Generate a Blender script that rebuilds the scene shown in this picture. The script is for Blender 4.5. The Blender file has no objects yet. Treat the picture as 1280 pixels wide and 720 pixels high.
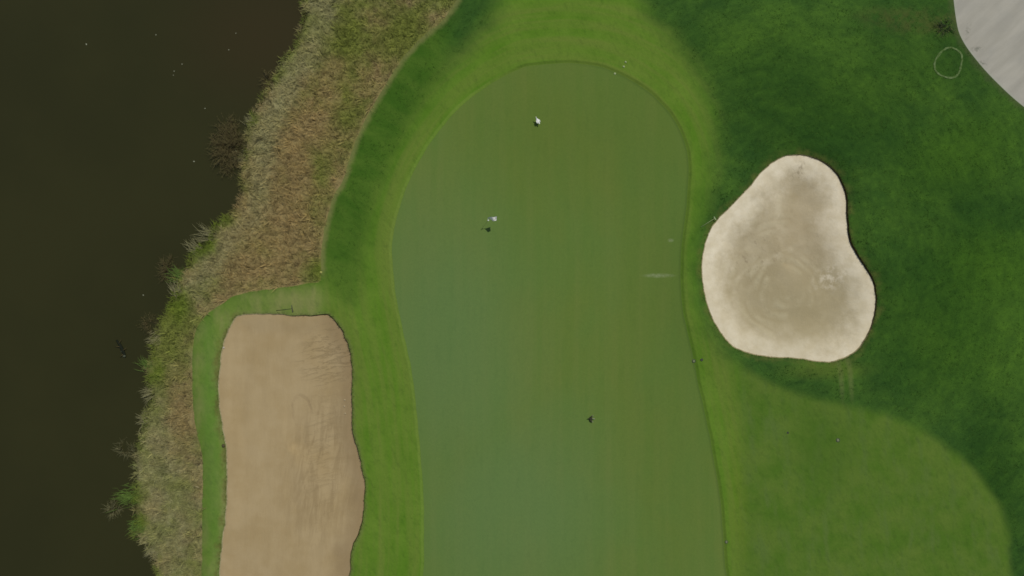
# Golf green beside a lake, seen straight down from a drone.
import bpy, bmesh, math, random
import numpy as np
from mathutils import Vector, Matrix, noise as mnoise
from mathutils.geometry import delaunay_2d_cdt

random.seed(7)
rng = np.random.default_rng(7)
S = 12.8                      # photograph pixels per metre on the ground
CAMH = 72.0
WATER = -0.8
scene = bpy.context.scene
col = scene.collection

def P(px, py):
    return ((px - 640) / S, (360 - py) / S)

# ------------------------------------------------------------------ objects
def tag(o, label=None, cat=None, group=None, kind=None):
    if label: o['label'] = label
    if cat: o['category'] = cat
    if group: o['group'] = group
    if kind: o['kind'] = kind
    return o

def empty(name, loc, rz=0.0):
    o = bpy.data.objects.new(name, None)
    o.empty_display_size = 0.2
    o.location = loc
    o.rotation_euler = (0, 0, rz)
    col.objects.link(o)
    return o

def link(name, me, mat=None, parent=None):
    o = bpy.data.objects.new(name, me)
    if mat: me.materials.append(mat)
    if parent: o.parent = parent
    col.objects.link(o)
    return o

def from_bm(name, bm, mat, parent=None, smooth=True):
    me = bpy.data.meshes.new(name)
    bm.to_mesh(me); bm.free()
    if smooth:
        me.polygons.foreach_set('use_smooth', [True] * len(me.polygons))
    return link(name, me, mat, parent)

def tube(bm, pts, radii, seg=6, cap=True):
    """tapered tube along pts"""
    rings = []
    n = len(pts)
    pts = [Vector(p) for p in pts]
    up = Vector((0.31, 0.17, 0.93)).normalized()
    for i, p in enumerate(pts):
        d = (pts[min(i + 1, n - 1)] - pts[max(i - 1, 0)])
        if d.length < 1e-9: d = Vector((0, 0, 1))
        d.normalize()
        a = d.cross(up)
        if a.length < 1e-3: a = d.cross(Vector((1, 0, 0)))
        a.normalize(); b = d.cross(a)
        r = radii[i] if hasattr(radii, '__len__') else radii
        rings.append([bm.verts.new(p + a * (r * math.cos(2 * math.pi * k / seg)) + b * (r * math.sin(2 * math.pi * k / seg))) for k in range(seg)])
    for i in range(n - 1):
        for k in range(seg):
            bm.faces.new((rings[i][k], rings[i][(k + 1) % seg], rings[i + 1][(k + 1) % seg], rings[i + 1][k]))
    if cap:
        bm.faces.new(list(reversed(rings[0]))); bm.faces.new(rings[-1])
    return rings

def box(bm, c, s, M=None):
    m = Matrix.Translation(c) @ (M or Matrix.Identity(4)) @ Matrix.Diagonal((s[0], s[1], s[2], 1))
    bmesh.ops.create_cube(bm, size=1.0, matrix=m)

# ------------------------------------------------------------------ shader helper
class Mat:
    def __init__(self, name, rough=0.9, spec=0.05):
        self.m = bpy.data.materials.new(name)
        self.m.use_nodes = True
        self.t = self.m.node_tree
        self.b = self.t.nodes['Principled BSDF']
        self.b.inputs['Roughness'].default_value = rough
        self.b.inputs['Specular IOR Level'].default_value = spec
        self._pos = None
    def n(self, typ, **kw):
        nd = self.t.nodes.new(typ)
        for k, v in kw.items(): setattr(nd, k, v)
        return nd
    def l(self, a, b): self.t.links.new(a, b)
    def put(self, sock, v):
        if isinstance(v, bpy.types.NodeSocket): self.l(v, sock)
        else: sock.default_value = v
    def pos(self):
        if self._pos is None:
            self._pos = self.n('ShaderNodeNewGeometry').outputs['Position']
        return self._pos
    def mapped(self, scale=(1, 1, 1), rot=0.0, loc=(0, 0, 0), vec=None):
        v0 = vec or self.pos()
        if rot:                      # turn first, then stretch, so that streaks run along the angle
            m0 = self.n('ShaderNodeMapping'); self.l(v0, m0.inputs['Vector'])
            m0.inputs['Rotation'].default_value = (0, 0, -rot); v0 = m0.outputs[0]
        mp = self.n('ShaderNodeMapping')
        self.l(v0, mp.inputs['Vector'])
        mp.inputs['Scale'].default_value = scale
        mp.inputs['Location'].default_value = loc
        return mp.outputs[0]
    def noise(self, scale=1.0, detail=3.0, rough=0.55, stretch=(1, 1, 1), rot=0.0, loc=(0, 0, 0), dist=0.0, vec=None):
        nd = self.n('ShaderNodeTexNoise')
        self.l(self.mapped(stretch, rot, loc, vec), nd.inputs['Vector'])
        nd.inputs['Scale'].default_value = scale
        nd.inputs['Detail'].default_value = detail
        nd.inputs['Roughness'].default_value = rough
        nd.inputs['Distortion'].default_value = dist
        return nd.outputs['Fac']
    def math(self, op, a, b=0.0, c=0.0, clamp=False):
        nd = self.n('ShaderNodeMath', operation=op, use_clamp=clamp)
        self.put(nd.inputs[0], a); self.put(nd.inputs[1], b)
        if len(nd.inputs) > 2: self.put(nd.inputs[2], c)
        return nd.outputs[0]
    def rng(self, v, a, b, c=0.0, d=1.0, smooth=True):
        nd = self.n('ShaderNodeMapRange', interpolation_type='SMOOTHSTEP' if smooth else 'LINEAR')
        nd.clamp = True
        self.put(nd.inputs['Value'], v)
        for k, x in (('From Min', a), ('From Max', b), ('To Min', c), ('To Max', d)): self.put(nd.inputs[k], x)
        return nd.outputs['Result']
    def attr(self, name):
        nd = self.n('ShaderNodeAttribute', attribute_name=name)
        return nd
    def val(self, name): return self.attr(name).outputs['Fac']
    def mix(self, f, a, b, mode='MIX'):
        nd = self.n('ShaderNodeMix', data_type='RGBA', blend_type=mode)
        self.put(nd.inputs[0], f)
        for s, v in ((nd.inputs[6], a), (nd.inputs[7], b)):
            if isinstance(v, tuple) and len(v) == 3: v = (*v, 1)
            self.put(s, v)
        return nd.outputs[2]
    def color(self, v):
        if isinstance(v, tuple) and len(v) == 3: v = (*v, 1)
        self.put(self.b.inputs['Base Color'], v)
    def bump(self, h, dist=0.05, strength=1.0, prev=None):
        nd = self.n('ShaderNodeBump')
        nd.inputs['Strength'].default_value = strength
        nd.inputs['Distance'].default_value = dist
        self.l(h, nd.inputs['Height'])
        if prev: self.l(prev, nd.inputs['Normal'])
        self.l(nd.outputs[0], self.b.inputs['Normal'])
        return nd.outputs[0]
    def spot(self, px, py, rx, ry, soft=0.6, rot=0.0):
        """soft-edged patch mask (a stain or a turf patch) centred at a point of the ground"""
        x, y = P(px, py)
        mp = self.n('ShaderNodeMapping', vector_type='TEXTURE')
        self.l(self.pos(), mp.inputs['Vector'])
        mp.inputs['Location'].default_value = (x, y, 0)
        mp.inputs['Rotation'].default_value = (0, 0, rot)
        mp.inputs['Scale'].default_value = (rx / S, ry / S, 50)
        ln = self.n('ShaderNodeVectorMath', operation='LENGTH')
        self.l(mp.outputs[0], ln.inputs[0])
        return self.rng(ln.outputs['Value'], 1 - soft, 1 + soft, 1, 0)

def simple(name, rgb, rough=0.6, spec=0.3, metal=0.0, var=0.12, scale=12):
    M = Mat(name, rough, spec)
    M.b.inputs['Metallic'].default_value = metal
    f = M.noise(scale, 3)
    M.color(M.mix(f, tuple(c * (1 - var) for c in rgb), tuple(min(1, c * (1 + var)) for c in rgb)))
    return M.m

# ------------------------------------------------------------------ outlines (photo pixels)
def catmull(pts, closed=True, step=0.25):
    pts = [np.array(P(*p)) for p in pts]
    n = len(pts); out = []
    rngk = range(n) if closed else range(n - 1)
    for i in rngk:
        p0 = pts[(i - 1) % n] if closed else pts[max(i - 1, 0)]
        p1 = pts[i]; p2 = pts[(i + 1) % n]
        p3 = pts[(i + 2) % n] if closed else pts[min(i + 2, n - 1)]
        k = max(1, int(np.linalg.norm(p2 - p1) / step))
        for j in range(k):
            t = j / k
            out.append(0.5 * ((2 * p1) + (p2 - p0) * t + (2 * p0 - 5 * p1 + 4 * p2 - p3) * t * t + (3 * p1 - p0 - 3 * p2 + p3) * t ** 3))
    if not closed: out.append(pts[-1])
    return np.array(out)

def wobble(poly, amp, freq, seed, closed=True):
    """small natural irregularity along an outline"""
    n = len(poly)
    nxt = np.roll(poly, -1, 0); prv = np.roll(poly, 1, 0)
    if not closed: nxt[-1] = poly[-1]; prv[0] = poly[0]
    t = nxt - prv; t /= np.maximum(np.linalg.norm(t, axis=1, keepdims=True), 1e-9)
    nn = np.stack([-t[:, 1], t[:, 0]], 1)
    w = np.array([mnoise.noise(Vector((p[0] * freq, p[1] * freq, seed))) for p in poly])
    return poly + nn * (w * amp)[:, None]

GREEN = [(490,320),(495,370),(505,420),(514,460),(520,507),(525,560),(529,610),(530,650),(530,700),(530,750),(560,810),(720,840),(880,810),
         (908,750),(906,700),(901,630),(895,590),(888,550),(880,510),(873,480),(866,445),(858,410),(852,380),(850,340),(852,300),(857,265),
         (860,230),(860,200),(856,178),(843,150),(827,130),(807,112),(775,93),(747,83),(715,79),(685,80),(655,84),(627,97),(600,114),(577,132),
         (555,156),(535,183),(518,213),(505,242),(496,273),(491,298)]
FRINGE = [(655,-80),(780,-80),(806,10),(840,48),(866,87),(884,125),(892,165),(890,205),(883,240),(873,280),(868,310),(866,340),(868,370),
          (876,397),(890,425),(903,440),(914,448),(933,463),(968,481),(1015,497),(1058,507),(1105,519),(1143,533),(1182,557),(1210,580),(1233,607),
          (1252,638),(1260,666),(1263,700),(1262,760),(1230,850),(1000,900),(500,900),(300,860),(250,780),(252,700),(253,620),(252,567),
          (243,527),(240,460),(242,427),(250,402),(270,383),(300,367),(347,359),(400,352),(425,368),(441,378),(452,352),(458,310),(468,265),
          (487,213),(503,177),(527,140),(553,97),(593,50),(622,12)]
BUNK_L = [(273,480),(277,440),(287,409),(300,394),(333,392),(367,394),(395,394),(411,393),(420,402),(428,413),(437,437),(440,463),(440,507),
          (441,537),(450,573),(456,604),(455,638),(450,663),(444,677),(439,697),(437,720),(420,745),(360,758),(300,750),(277,725),(275,700),
          (281,650),(283,610),(282,560),(274,512)]
BUNK_R = [(993,193),(973,198),(951,215),(934,236),(912,258),(894,277),(884,295),(878,321),(877,345),(881,369),(888,393),(900,415),(916,433),
          (940,443),(969,447),(997,448.5),(1021,452),(1038,453),(1057,447.5),(1073,438),(1085,421),(1093,401),(1097,377),(1093,353),(1085,337),
          (1073,319),(1063,299),(1060,277),(1059,256),(1056,236),(1045,216),(1029,202),(1011,195)]
PATHE = [(1188,-120),(1189,-40),(1195,23),(1203,50),(1223,78),(1247,104),(1278,132),(1330,170),(1400,205),(1480,228),(1480,100),(1480,-120)]
SHORE = [(420,-280),(395,-100),(380,-20),(375,23),(371,50),(348,82),(332,110),(317,136),(311,155),(305,173),(301,205),(300,240),(288,264),(268,280),(256,302),
         (240,315),(230,336),(219,350),(215,366),(207,384),(199,404),(192,424),(188,440),(180,456),(182,478),(188,492),(180,523),(170,547),(166,577),
         (168,600),(162,622),(166,636),(166,652),(167,672),(184,688),(192,705),(200,760),(190,850),(215,1000)]
BANKEDGE = [(640,-280),(600,-100),(575,-10),(553,25),(527,47),(500,77),(480,110),(460,143),(443,180),(428,227),(417,245),(407,280),(402,310),(401,350),
            (398,353),(347,360),(300,367.5),(271,384),(250.5,402.5),(242.5,428),(240.5,460),(243.5,527),(252.5,567),(253.5,620),(252.5,700),(250.5,780),(270,860),(300,1000)]

green = wobble(catmull(GREEN), 0.05, 0.9, 1.3)
fringe = wobble(catmull(FRINGE, step=0.5), 0.12, 0.6, 4.1)
bunkL = wobble(catmull(BUNK_L), 0.10, 1.6, 7.7)
bunkR = wobble(catmull(BUNK_R), 0.07, 1.6, 9.2)
pathp = catmull(PATHE, step=0.5)
shore = wobble(catmull(SHORE, closed=False, step=0.3), 0.35, 0.9, 2.5, False)
bankedge = wobble(catmull(BANKEDGE, closed=False, step=0.3), 0.10, 1.1, 3.5, False)

def inside(poly, q):
    """vectorised even-odd test"""
    res = np.zeros(len(q), bool)
    x, y = q[:, 0], q[:, 1]
    a = poly; b = np.roll(poly, -1, 0)
    for (x0, y0), (x1, y1) in zip(a, b):
        if y0 == y1: continue
        c = ((y0 > y) != (y1 > y))
        res ^= c & (x < (x1 - x0) * (y - y0) / (y1 - y0) + x0)
    return res

def dist(line, q, closed):
    a = line; b = np.roll(line, -1, 0)
    if not closed: a = a[:-1]; b = b[:-1]
    out = np.full(len(q), 1e9)
    d = b - a; L2 = np.maximum((d ** 2).sum(1), 1e-12)
    for s in range(0, len(q), 2000):
        qq = q[s:s + 2000]
        w = qq[:, None, :] - a[None]
        t = np.clip((w * d[None]).sum(2) / L2[None], 0, 1)
        e = w - t[..., None] * d[None]
        out[s:s + 2000] = np.sqrt((e ** 2).sum(2).min(1))
    return out

def sd(poly, q):               # > 0 inside
    d = dist(poly, q, True)
    return np.where(inside(poly, q), d, -d)

lake_poly = np.vstack([shore, [[-1600, shore[-1][1]], [-1600, shore[0][1]]]])
bank_poly = np.vstack([bankedge, [[-1600, bankedge[-1][1]], [-1600, bankedge[0][1]]]])

def inset(poly, d):
    nxt = np.roll(poly, -1, 0); prv = np.roll(poly, 1, 0)
    t = nxt - prv; t /= np.linalg.norm(t, axis=1, keepdims=True)
    nn = np.stack([-t[:, 1], t[:, 0]], 1)
    if inside(poly, poly[:1] + nn[:1] * 0.05)[0] == False: nn = -nn
    return poly + nn * d

sandL = inset(bunkL, 0.10)
sandR = inset(bunkR, 0.09)

def sm(x, a, b):
    t = np.clip((x - a) / (b - a), 0, 1)
    return t * t * (3 - 2 * t)

def nz(q, f, seed, oct=2):
    return np.array([mnoise.fractal(Vector((p[0] * f, p[1] * f, seed)), 1.0, 2.0, oct) for p in q])

# ------------------------------------------------------------------ ground: one planar partition, split by zone
X0, X1, Y0, Y1 = -75.0, 70.0, -46.0, 46.0
step = 0.6
gx, gy = np.meshgrid(np.arange(X0, X1 + 0.01, step), np.arange(Y0, Y1 + 0.01, step))
grid = np.stack([gx.ravel(), gy.ravel()], 1)
inner = (grid[:, 0] > X0 + 0.1) & (grid[:, 0] < X1 - 0.3) & (grid[:, 1] > Y0 + 0.1) & (grid[:, 1] < Y1 - 0.1)
jit = rng.uniform(-0.2, 0.2, grid.shape); grid = np.where(inner[:, None], grid + jit, grid)
fine = []
for poly in (sandL, sandR):
    lo, hi = poly.min(0), poly.max(0)
    fx, fy = np.meshgrid(np.arange(lo[0], hi[0], 0.28), np.arange(lo[1], hi[1], 0.28))
    f = np.stack([fx.ravel(), fy.ravel()], 1) + rng.uniform(-0.08, 0.08, (fx.size, 2))
    fine.append(f[inside(inset(poly, 0.15), f)])
keep = ~(inside(sandL, grid) | inside(sandR, grid))
for line, c in ((green, 1), (fringe, 1), (bunkL, 1), (bunkR, 1), (sandL, 1), (sandR, 1), (pathp, 1), (shore, 0), (bankedge, 0)):
    keep &= dist(line, grid, bool(c)) > 0.18
pts = [grid[keep]] + fine
n0 = sum(len(p) for p in pts)
edges = []
for line, closed in ((green, 1), (fringe, 1), (bunkL, 1), (bunkR, 1), (sandL, 1), (sandR, 1), (pathp, 1), (bankedge, 0)):
    m = len(line)
    ids = np.arange(n0, n0 + m)
    edges += [(int(ids[i]), int(ids[(i + 1) % m])) for i in range(m if closed else m - 1)]
    pts.append(line); n0 += m
allp = np.vstack(pts)
vv, ee, ff, *_ = delaunay_2d_cdt([Vector(p) for p in allp], edges, [], 0, 1e-4)
V = np.array([(v.x, v.y) for v in vv])
F = np.array([f for f in ff if len(f) == 3])
inb = (V[:, 0] >= X0 - .01) & (V[:, 0] <= X1 + .01) & (V[:, 1] >= Y0 - .01) & (V[:, 1] <= Y1 + .01)
F = F[inb[F].all(1)]
# orient upwards
a, b, c = V[F[:, 0]], V[F[:, 1]], V[F[:, 2]]
flip = ((b[:, 0] - a[:, 0]) * (c[:, 1] - a[:, 1]) - (b[:, 1] - a[:, 1]) * (c[:, 0] - a[:, 0])) < 0
F[flip] = F[flip][:, ::-1]

SDG = sd(green, V); SDF = sd(fringe, V); SDL = sd(bunkL, V); SDR = sd(bunkR, V); SDP = sd(pathp, V)
DSH = -sd(lake_poly, V); DBE = sd(bank_poly, V)     # DSH>0 land side; DBE>0 on the bank

def height(q, sdg, sdl, sdr, dsh, dbe, sdp):
    z = np.zeros(len(q))
    z += 0.35 * nz(q, 0.055, 11.0) * sm(-sdg, 1, 14) * sm(-sdp, 0, 6) * (dbe < 0) * sm(-dbe, 0, 8)
    z += 0.10 * sm(sdg, 0, 5) + 0.05 * nz(q, 0.06, 5.0) * sm(sdg, 0, 6)
    # low mounds round the bunkers
    z += 0.32 * np.exp(-((np.maximum(-sdr, 0) - 1.2) / 2.4) ** 2) * sm(-sdr, -0.01, 1.2)
    z += 0.12 * np.exp(-((np.maximum(-sdl, 0) - 1.0) / 1.5) ** 2) * sm(-sdl, -0.01, 1.0)
    # bank down to the water
    onb = dbe > 0
    t = np.clip(dsh / np.maximum(dsh + dbe, 1e-6), 0, 1)
    zb = WATER + 0.03 + (-WATER - 0.03) * sm(t, 0, 1) ** 0.8 + 0.10 * nz(q, 0.5, 21.0, 3) * sm(np.minimum(dsh, dbe), 0, 1.5)
    zl = WATER + 0.03 - 0.22 * np.minimum(np.maximum(-dsh, 0), 8)
    z = np.where(onb, np.where(dsh > 0, zb, zl), z)
    # bunkers
    cl = np.array(P(360, 560)); cr = np.array(P(985, 330))
    def drop(s, c, lip0, lip1, depth, w):
        d = q - c
        e = d / np.maximum(np.linalg.norm(d, axis=1, keepdims=True), 1e-6)
        east = np.clip(e @ np.array([0.93, 0.37]), 0, 1)
        lip = (lip0 + lip1 * east ** 1.2) * sm(s, 0.0, 0.095)
        return np.where(s > 0, -lip - depth * sm(s, 0.05, w), 0)
    z += drop(sdl, cl, 0.03, 0.40, 0.25, 2.2)
    z += drop(sdr, cr, 0.04, 0.26, 0.75, 4.5)
    return z

Z = height(V, SDG, SDL, SDR, DSH, DBE, SDP)
# raked swirl, footprints and wash gullies in the sand are real relief
cR = np.array(P(985, 372)); dR = V - cR
rr = np.hypot(dR[:, 0], dR[:, 1] * 0.85) + 0.5 * nz(V, 0.35, 31.0)
inR = sm(SDR, 1.2, 3.0)
Z += inR * 0.004 * np.sin(rr * 4.2) * np.exp(-(rr / 3.6) ** 2) * (SDR > 0)
Z += (SDR > 0.1) * 0.03 * nz(V, 1.3, 41.0, 3) * sm(SDR, 0.1, 0.8)
Z += (SDL > 0.1) * 0.012 * nz(V, 0.8, 43.0, 3)

cent = (V[F[:, 0]] + V[F[:, 1]] + V[F[:, 2]]) / 3
zone = np.full(len(F), 'rough', dtype=object)
zone[inside(bank_poly, cent)] = 'bank'
zone[inside(pathp, cent)] = 'path'
inf = inside(fringe, cent) & (zone != 'bank'); zone[inf] = 'fringe'
zone[inside(green, cent)] = 'green'
zone[inside(bunkL, cent)] = 'lipL'; zone[inside(sandL, cent)] = 'sandL'
zone[inside(bunkR, cent)] = 'lipR'; zone[inside(sandR, cent)] = 'sandR'

# plant colour of the bank: dry straw, tan, olive and moss patches (linear albedo)
STRAW = np.array([.405, .385, .195]); TAN = np.array([.425, .325, .145]); OLIVE = np.array([.245, .285, .058]); MOSS = np.array([.170, .250, .024])
def g(q, px, py, rx, ry):
    x, y = P(px, py)
    return np.exp(-(((q[:, 0] - x) * S / rx) ** 2 + ((q[:, 1] - y) * S / ry) ** 2))
def bank_colour(q, dsh, dbe):
    n1 = nz(q, 0.35, 51.0, 3); n2 = nz(q, 1.1, 55.0, 2); n3 = nz(q, .7, 57.0, 3)
    w_straw = 0.30 + 1.3 * np.exp(-((dsh - 1.9) / 1.3) ** 2) * sm(q[:, 1], -4, 6) + 0.6 * g(q, 205, 600, 50, 150)
    w_tan = 0.30 + 1.2 * (g(q, 390, 170, 45, 55) + g(q, 345, 250, 60, 60) + g(q, 330, 320, 60, 45) + 0.8 * g(q, 232, 520, 22, 60) + 0.6 * g(q, 420, 100, 50, 40)) + 0.5 * n1
    w_ol = 0.42 + 1.0 * (g(q, 410, 50, 35, 35) + g(q, 430, 140, 22, 45) + g(q, 500, 50, 40, 30) + g(q, 400, 230, 12, 50) + 0.8 * g(q, 205, 430, 30, 70)) - 0.5 * n1 + 0.4 * n2
    w_moss = 1.7 * (g(q, 245, 312, 24, 12) + g(q, 222, 385, 14, 24) + g(q, 282, 276, 18, 9) + g(q, 196, 465, 12, 16) + g(q, 162, 625, 14, 9) + g(q, 172, 655, 10, 14) + g(q, 404, 335, 22, 16)) + 1.1 * np.exp(-(dsh / 0.7) ** 2) * sm(n3, -.3, .3)
    w_ol = w_ol + .35 * n3
    W = np.maximum(np.stack([w_straw, w_tan, w_ol, w_moss], 1), 0.02) ** 2.3
    W /= W.sum(1, keepdims=True)
    c = W @ np.stack([STRAW, TAN, OLIVE, MOSS])
    return c

# bare mud under the water line
BC = bank_colour(V, DSH, DBE)
mud = np.array([.055, .05, .028])
BC = np.where((DSH < 0.15)[:, None], mud, BC * 0.72)

def zone_mesh(name, zs):
    sel = np.isin(zone, zs)
    f = F[sel]
    u, inv = np.unique(f, return_inverse=True)
    inv = inv.reshape(f.shape)
    me = bpy.data.meshes.new(name)
    me.vertices.add(len(u)); me.loops.add(f.size); me.polygons.add(len(f))
    me.vertices.foreach_set('co', np.column_stack([V[u], Z[u]]).astype(np.float32).ravel())
    me.loops.foreach_set('vertex_index', inv.ravel().astype(np.int32))
    me.polygons.foreach_set('loop_start', np.arange(0, f.size, 3, dtype=np.int32))
    me.polygons.foreach_set('use_smooth', np.ones(len(f), bool))
    me.update(calc_edges=True)
    for an, arr in (('d_green', SDG), ('d_fringe', SDF), ('d_left', SDL), ('d_right', SDR), ('d_edge', DBE), ('d_shore', DSH), ('d_path', SDP)):
        at = me.attributes.new(an, 'FLOAT', 'POINT')
        at.data.foreach_set('value', arr[u].astype(np.float32))
    if zs[0].startswith('lip'):
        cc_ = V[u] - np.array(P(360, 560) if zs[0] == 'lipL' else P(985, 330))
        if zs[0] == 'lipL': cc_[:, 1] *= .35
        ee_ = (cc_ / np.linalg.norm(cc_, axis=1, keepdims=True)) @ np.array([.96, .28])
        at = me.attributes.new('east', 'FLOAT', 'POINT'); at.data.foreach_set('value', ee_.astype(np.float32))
    if 'bank' in zs:
        at = me.attributes.new('plant', 'FLOAT_COLOR', 'POINT')
        at.data.foreach_set('color', np.column_stack([BC[u], np.ones(len(u))]).astype(np.float32).ravel())
    return me

# ------------------------------------------------------------------ ground materials
def turf_base(M, dark, light, tan_around=True):
    """mown turf: rough outside the fringe outline, lighter short turf inside"""
    crisp = M.math('MULTIPLY', M.rng(M.sep('X'), 20, 24), M.rng(M.sep('Y'), -5, -8))
    edge = M.math('ADD', M.val('d_fringe'), M.math('MULTIPLY', M.math('SUBTRACT', M.noise(0.5, 4), 0.5), M.math('SUBTRACT', 1.9, M.math('MULTIPLY', crisp, 1.3))))
    hw = M.math('SUBTRACT', 1.9, M.math('MULTIPLY', crisp, 1.3))
    f = M.rng(edge, M.math('MULTIPLY', hw, -1.0), hw)
    return M.mix(f, dark, light), f

def mat_turf():
    M = Mat('mown_turf', 0.95, 0.03)
    # rough: dark, streaky, patchy
    bx, by = P(985, 330)
    ddx = M.math('SUBTRACT', M.sep('X'), bx); ddy = M.math('SUBTRACT', M.sep('Y'), by)
    rad = M.math('SQRT', M.math('ADD', M.math('MULTIPLY', ddx, ddx), M.math('MULTIPLY', M.math('MULTIPLY', ddy, ddy), .75)))
    cmb = M.n('ShaderNodeCombineXYZ'); M.l(rad, cmb.inputs[0]); M.l(M.math('MULTIPLY', M.math('ARCTAN2', ddy, M.math('MULTIPLY', ddx, -1.0)), 3.2), cmb.inputs[1])
    # the seam of the angle lies on the far side of the bunker, under no streak of note
    swirl = M.noise(1.1, 5, .72, (1, 1.6, 1), 0.0, dist=.5, vec=cmb.outputs[0])
    st = M.noise(0.45, 4, 0.6, (0.45, 1.0, 1), math.radians(-25), dist=0.6)
    st2 = M.noise(0.16, 3, 0.5, loc=(3, 9, 0))
    fine = M.noise(5.0, 4, 0.75)
    dark = M.mix(M.rng(st, 0.30, 0.72), (.0345, .0880, .0170), (.0570, .1270, .0200))
    dark = M.mix(M.rng(st2, 0.36, 0.66), M.mix(0.65, dark, (.0245, .0680, .0140)), M.mix(0.35, dark, (.062, .134, .019)))
    # thick dark-green patches and thinner yellow ones of the photograph's turf
    for (px, py, rx, ry, rot, k, c) in ((1010,150,110,55,-.2,.55,(.0160,.0500,.0072)), (1200,270,120,110,.3,.45,(.0180,.0570,.0075)), (960,60,120,40,0,.3,(.042,.098,.010)),
                                        (1200,190,70,40,.4,.5,(.052,.122,.012)), (1240,430,70,70,.2,.4,(.056,.130,.012)), (1150,420,60,80,.2,.45,(.022,.066,.007)),
                                        (1240,600,40,90,0,.6,(.018,.055,.008)), (1240,330,60,40,0,.4,(.050,.122,.010)), (1120,100,90,45,.3,.35,(.036,.088,.010))):
        sp = M.spot(px, py, rx, ry, 0.8, rot)
        dark = M.mix(M.math('MULTIPLY', sp, k), dark, c)
    mott = M.noise(1.5, 5, .70, (.6, 1.0, 1), .5, loc=(8, 1, 0), dist=.6)
    dark = M.mix(M.rng(swirl, .44, .70, 0, .6), dark, M.mix(1.0, dark, (1.34, 1.30, 1.15, 1), 'MULTIPLY'))
    dark = M.mix(M.rng(swirl, .30, .48, .55, 0), dark, M.mix(1.0, dark, (.74, .78, .9, 1), 'MULTIPLY'))
    dark = M.mix(M.rng(mott, .42, .72, 0, .7), dark, M.mix(1.0, dark, (1.32, 1.28, 1.15, 1), 'MULTIPLY'))
    dark = M.mix(M.rng(mott, .28, .48, .6, 0), dark, M.mix(1.0, dark, (.72, .76, .9, 1), 'MULTIPLY'))
    # left band of rough: deep saturated green
    lb = M.rng(M.n('ShaderNodeSeparateXYZ') and M.sep('X'), -8.0, -4.0, 1, 0)
    dark = M.mix(M.math('MULTIPLY', lb, 0.85), dark, M.mix(M.rng(st, .3, .7), (.044, .112, .011), (.078, .150, .019)))
    # fringe: lighter, faint mowing stripes along the green's edge and up the fairway
    wv = M.math('SINE', M.math('MULTIPLY', M.math('ADD', M.val('d_green'), M.math('MULTIPLY', M.noise(0.25, 2), 0.8)), 3.6))
    cg = M.n('ShaderNodeCombineXYZ'); M.l(M.val('d_green'), cg.inputs[0]); M.l(M.math('MULTIPLY', M.sep('Y'), .05), cg.inputs[1]); M.l(M.math('MULTIPLY', M.sep('X'), .05), cg.inputs[2])
    vs = M.noise(0.85, 3, 0.6, vec=cg.outputs[0])
    lf = M.mix(M.rng(M.noise(0.3, 4, 0.6, loc=(7, 2, 0)), .3, .7), (.080, .172, .0150), (.112, .202, .0240))
    lf = M.mix(M.rng(vs, .35, .68), lf, (.124, .184, .0300))
    lf = M.mix(M.math('MULTIPLY', M.rng(wv, 0.0, 1.0), 0.06), lf, (.060, .140, .010))
    # fairway apron at the lower right: duller, blotchy
    sx = M.sep('X')
    ap = M.math('MULTIPLY', M.rng(sx, 20.5, 23.5), M.rng(M.sep('Y'), -4.0, -8.0))
    blot = M.noise(0.33, 5, 0.62, loc=(2, 5, 0))
    apc = M.mix(M.rng(blot, .30, .70), (.066, .138, .016), (.098, .160, .026))
    apc = M.mix(M.rng(M.noise(0.9, 3, 0.6, (1, .3, 1), .1), .45, .75), apc, (.088, .148, .030))
    apc = M.mix(M.math('MULTIPLY', M.spot(1030, 560, 40, 50, .8), .55), apc, (.060, .122, .016))
    apc = M.mix(M.math('MULTIPLY', M.spot(910, 590, 16, 100, .7, .1), .5), apc, (.130, .190, .014))
    lf = M.mix(ap, lf, apc)
    # greyer seeded strip round the left bunker
    ls = M.math('MULTIPLY', M.rng(sx, -17.5, -19.5), M.rng(M.sep('Y'), 1.0, -0.4))
    lsn = M.noise(0.9, 4, 0.6, (1, .35, 1))
    strip = M.mix(M.rng(lsn, .35, .7), (.128, .196, .036), (.190, .218, .066))
    lf = M.mix(ls, lf, strip)
    lf = M.mix(M.math('MULTIPLY', M.spot(264, 540, 10, 170, .6, .03), .6), lf, (.082, .185, .024))
    lf = M.mix(M.math('MULTIPLY', M.spot(368, 374, 36, 14, .6), .40), lf, (.195, .205, .072))
    c, f = turf_base(M, dark, lf)
    # pale cut line right at the green, straw line at the bank, tan turf round the bunkers
    gl = M.rng(M.math('ABSOLUTE', M.math('ADD', M.val('d_green'), 0.16)), 0.05, 0.22, 1, 0)
    side = M.rng(sx, -4, 2, 1, 0)
    c = M.mix(M.math('MULTIPLY', M.math('MULTIPLY', gl, side), 0.36), c, (.175, .250, .050))
    c = M.mix(M.math('MULTIPLY', M.math('MULTIPLY', gl, M.math('SUBTRACT', 1, side)), 0.5), c, (.055, .095, .014))
    be = M.math('ADD', M.val('d_edge'), M.math('MULTIPLY', M.math('SUBTRACT', M.noise(1.2, 3), .5), .5))
    sl = M.math('MULTIPLY', M.rng(be, -0.7, -0.05), M.rng(M.sep('Y'), 0.5, 2.0))
    c = M.mix(M.math('MULTIPLY', sl, .75), c, (.185, .190, .065))
    tr = M.rng(M.math('ADD', M.val('d_right'), M.math('MULTIPLY', M.math('SUBTRACT', M.noise(0.8, 3), .5), 1.4)), -0.75, -0.05)
    c = M.mix(M.math('MULTIPLY', M.math('MULTIPLY', tr, M.rng(M.noise(.7, 3, .6, loc=(9, 9, 0)), .35, .65)), .5), c, (.130, .140, .035))
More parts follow.
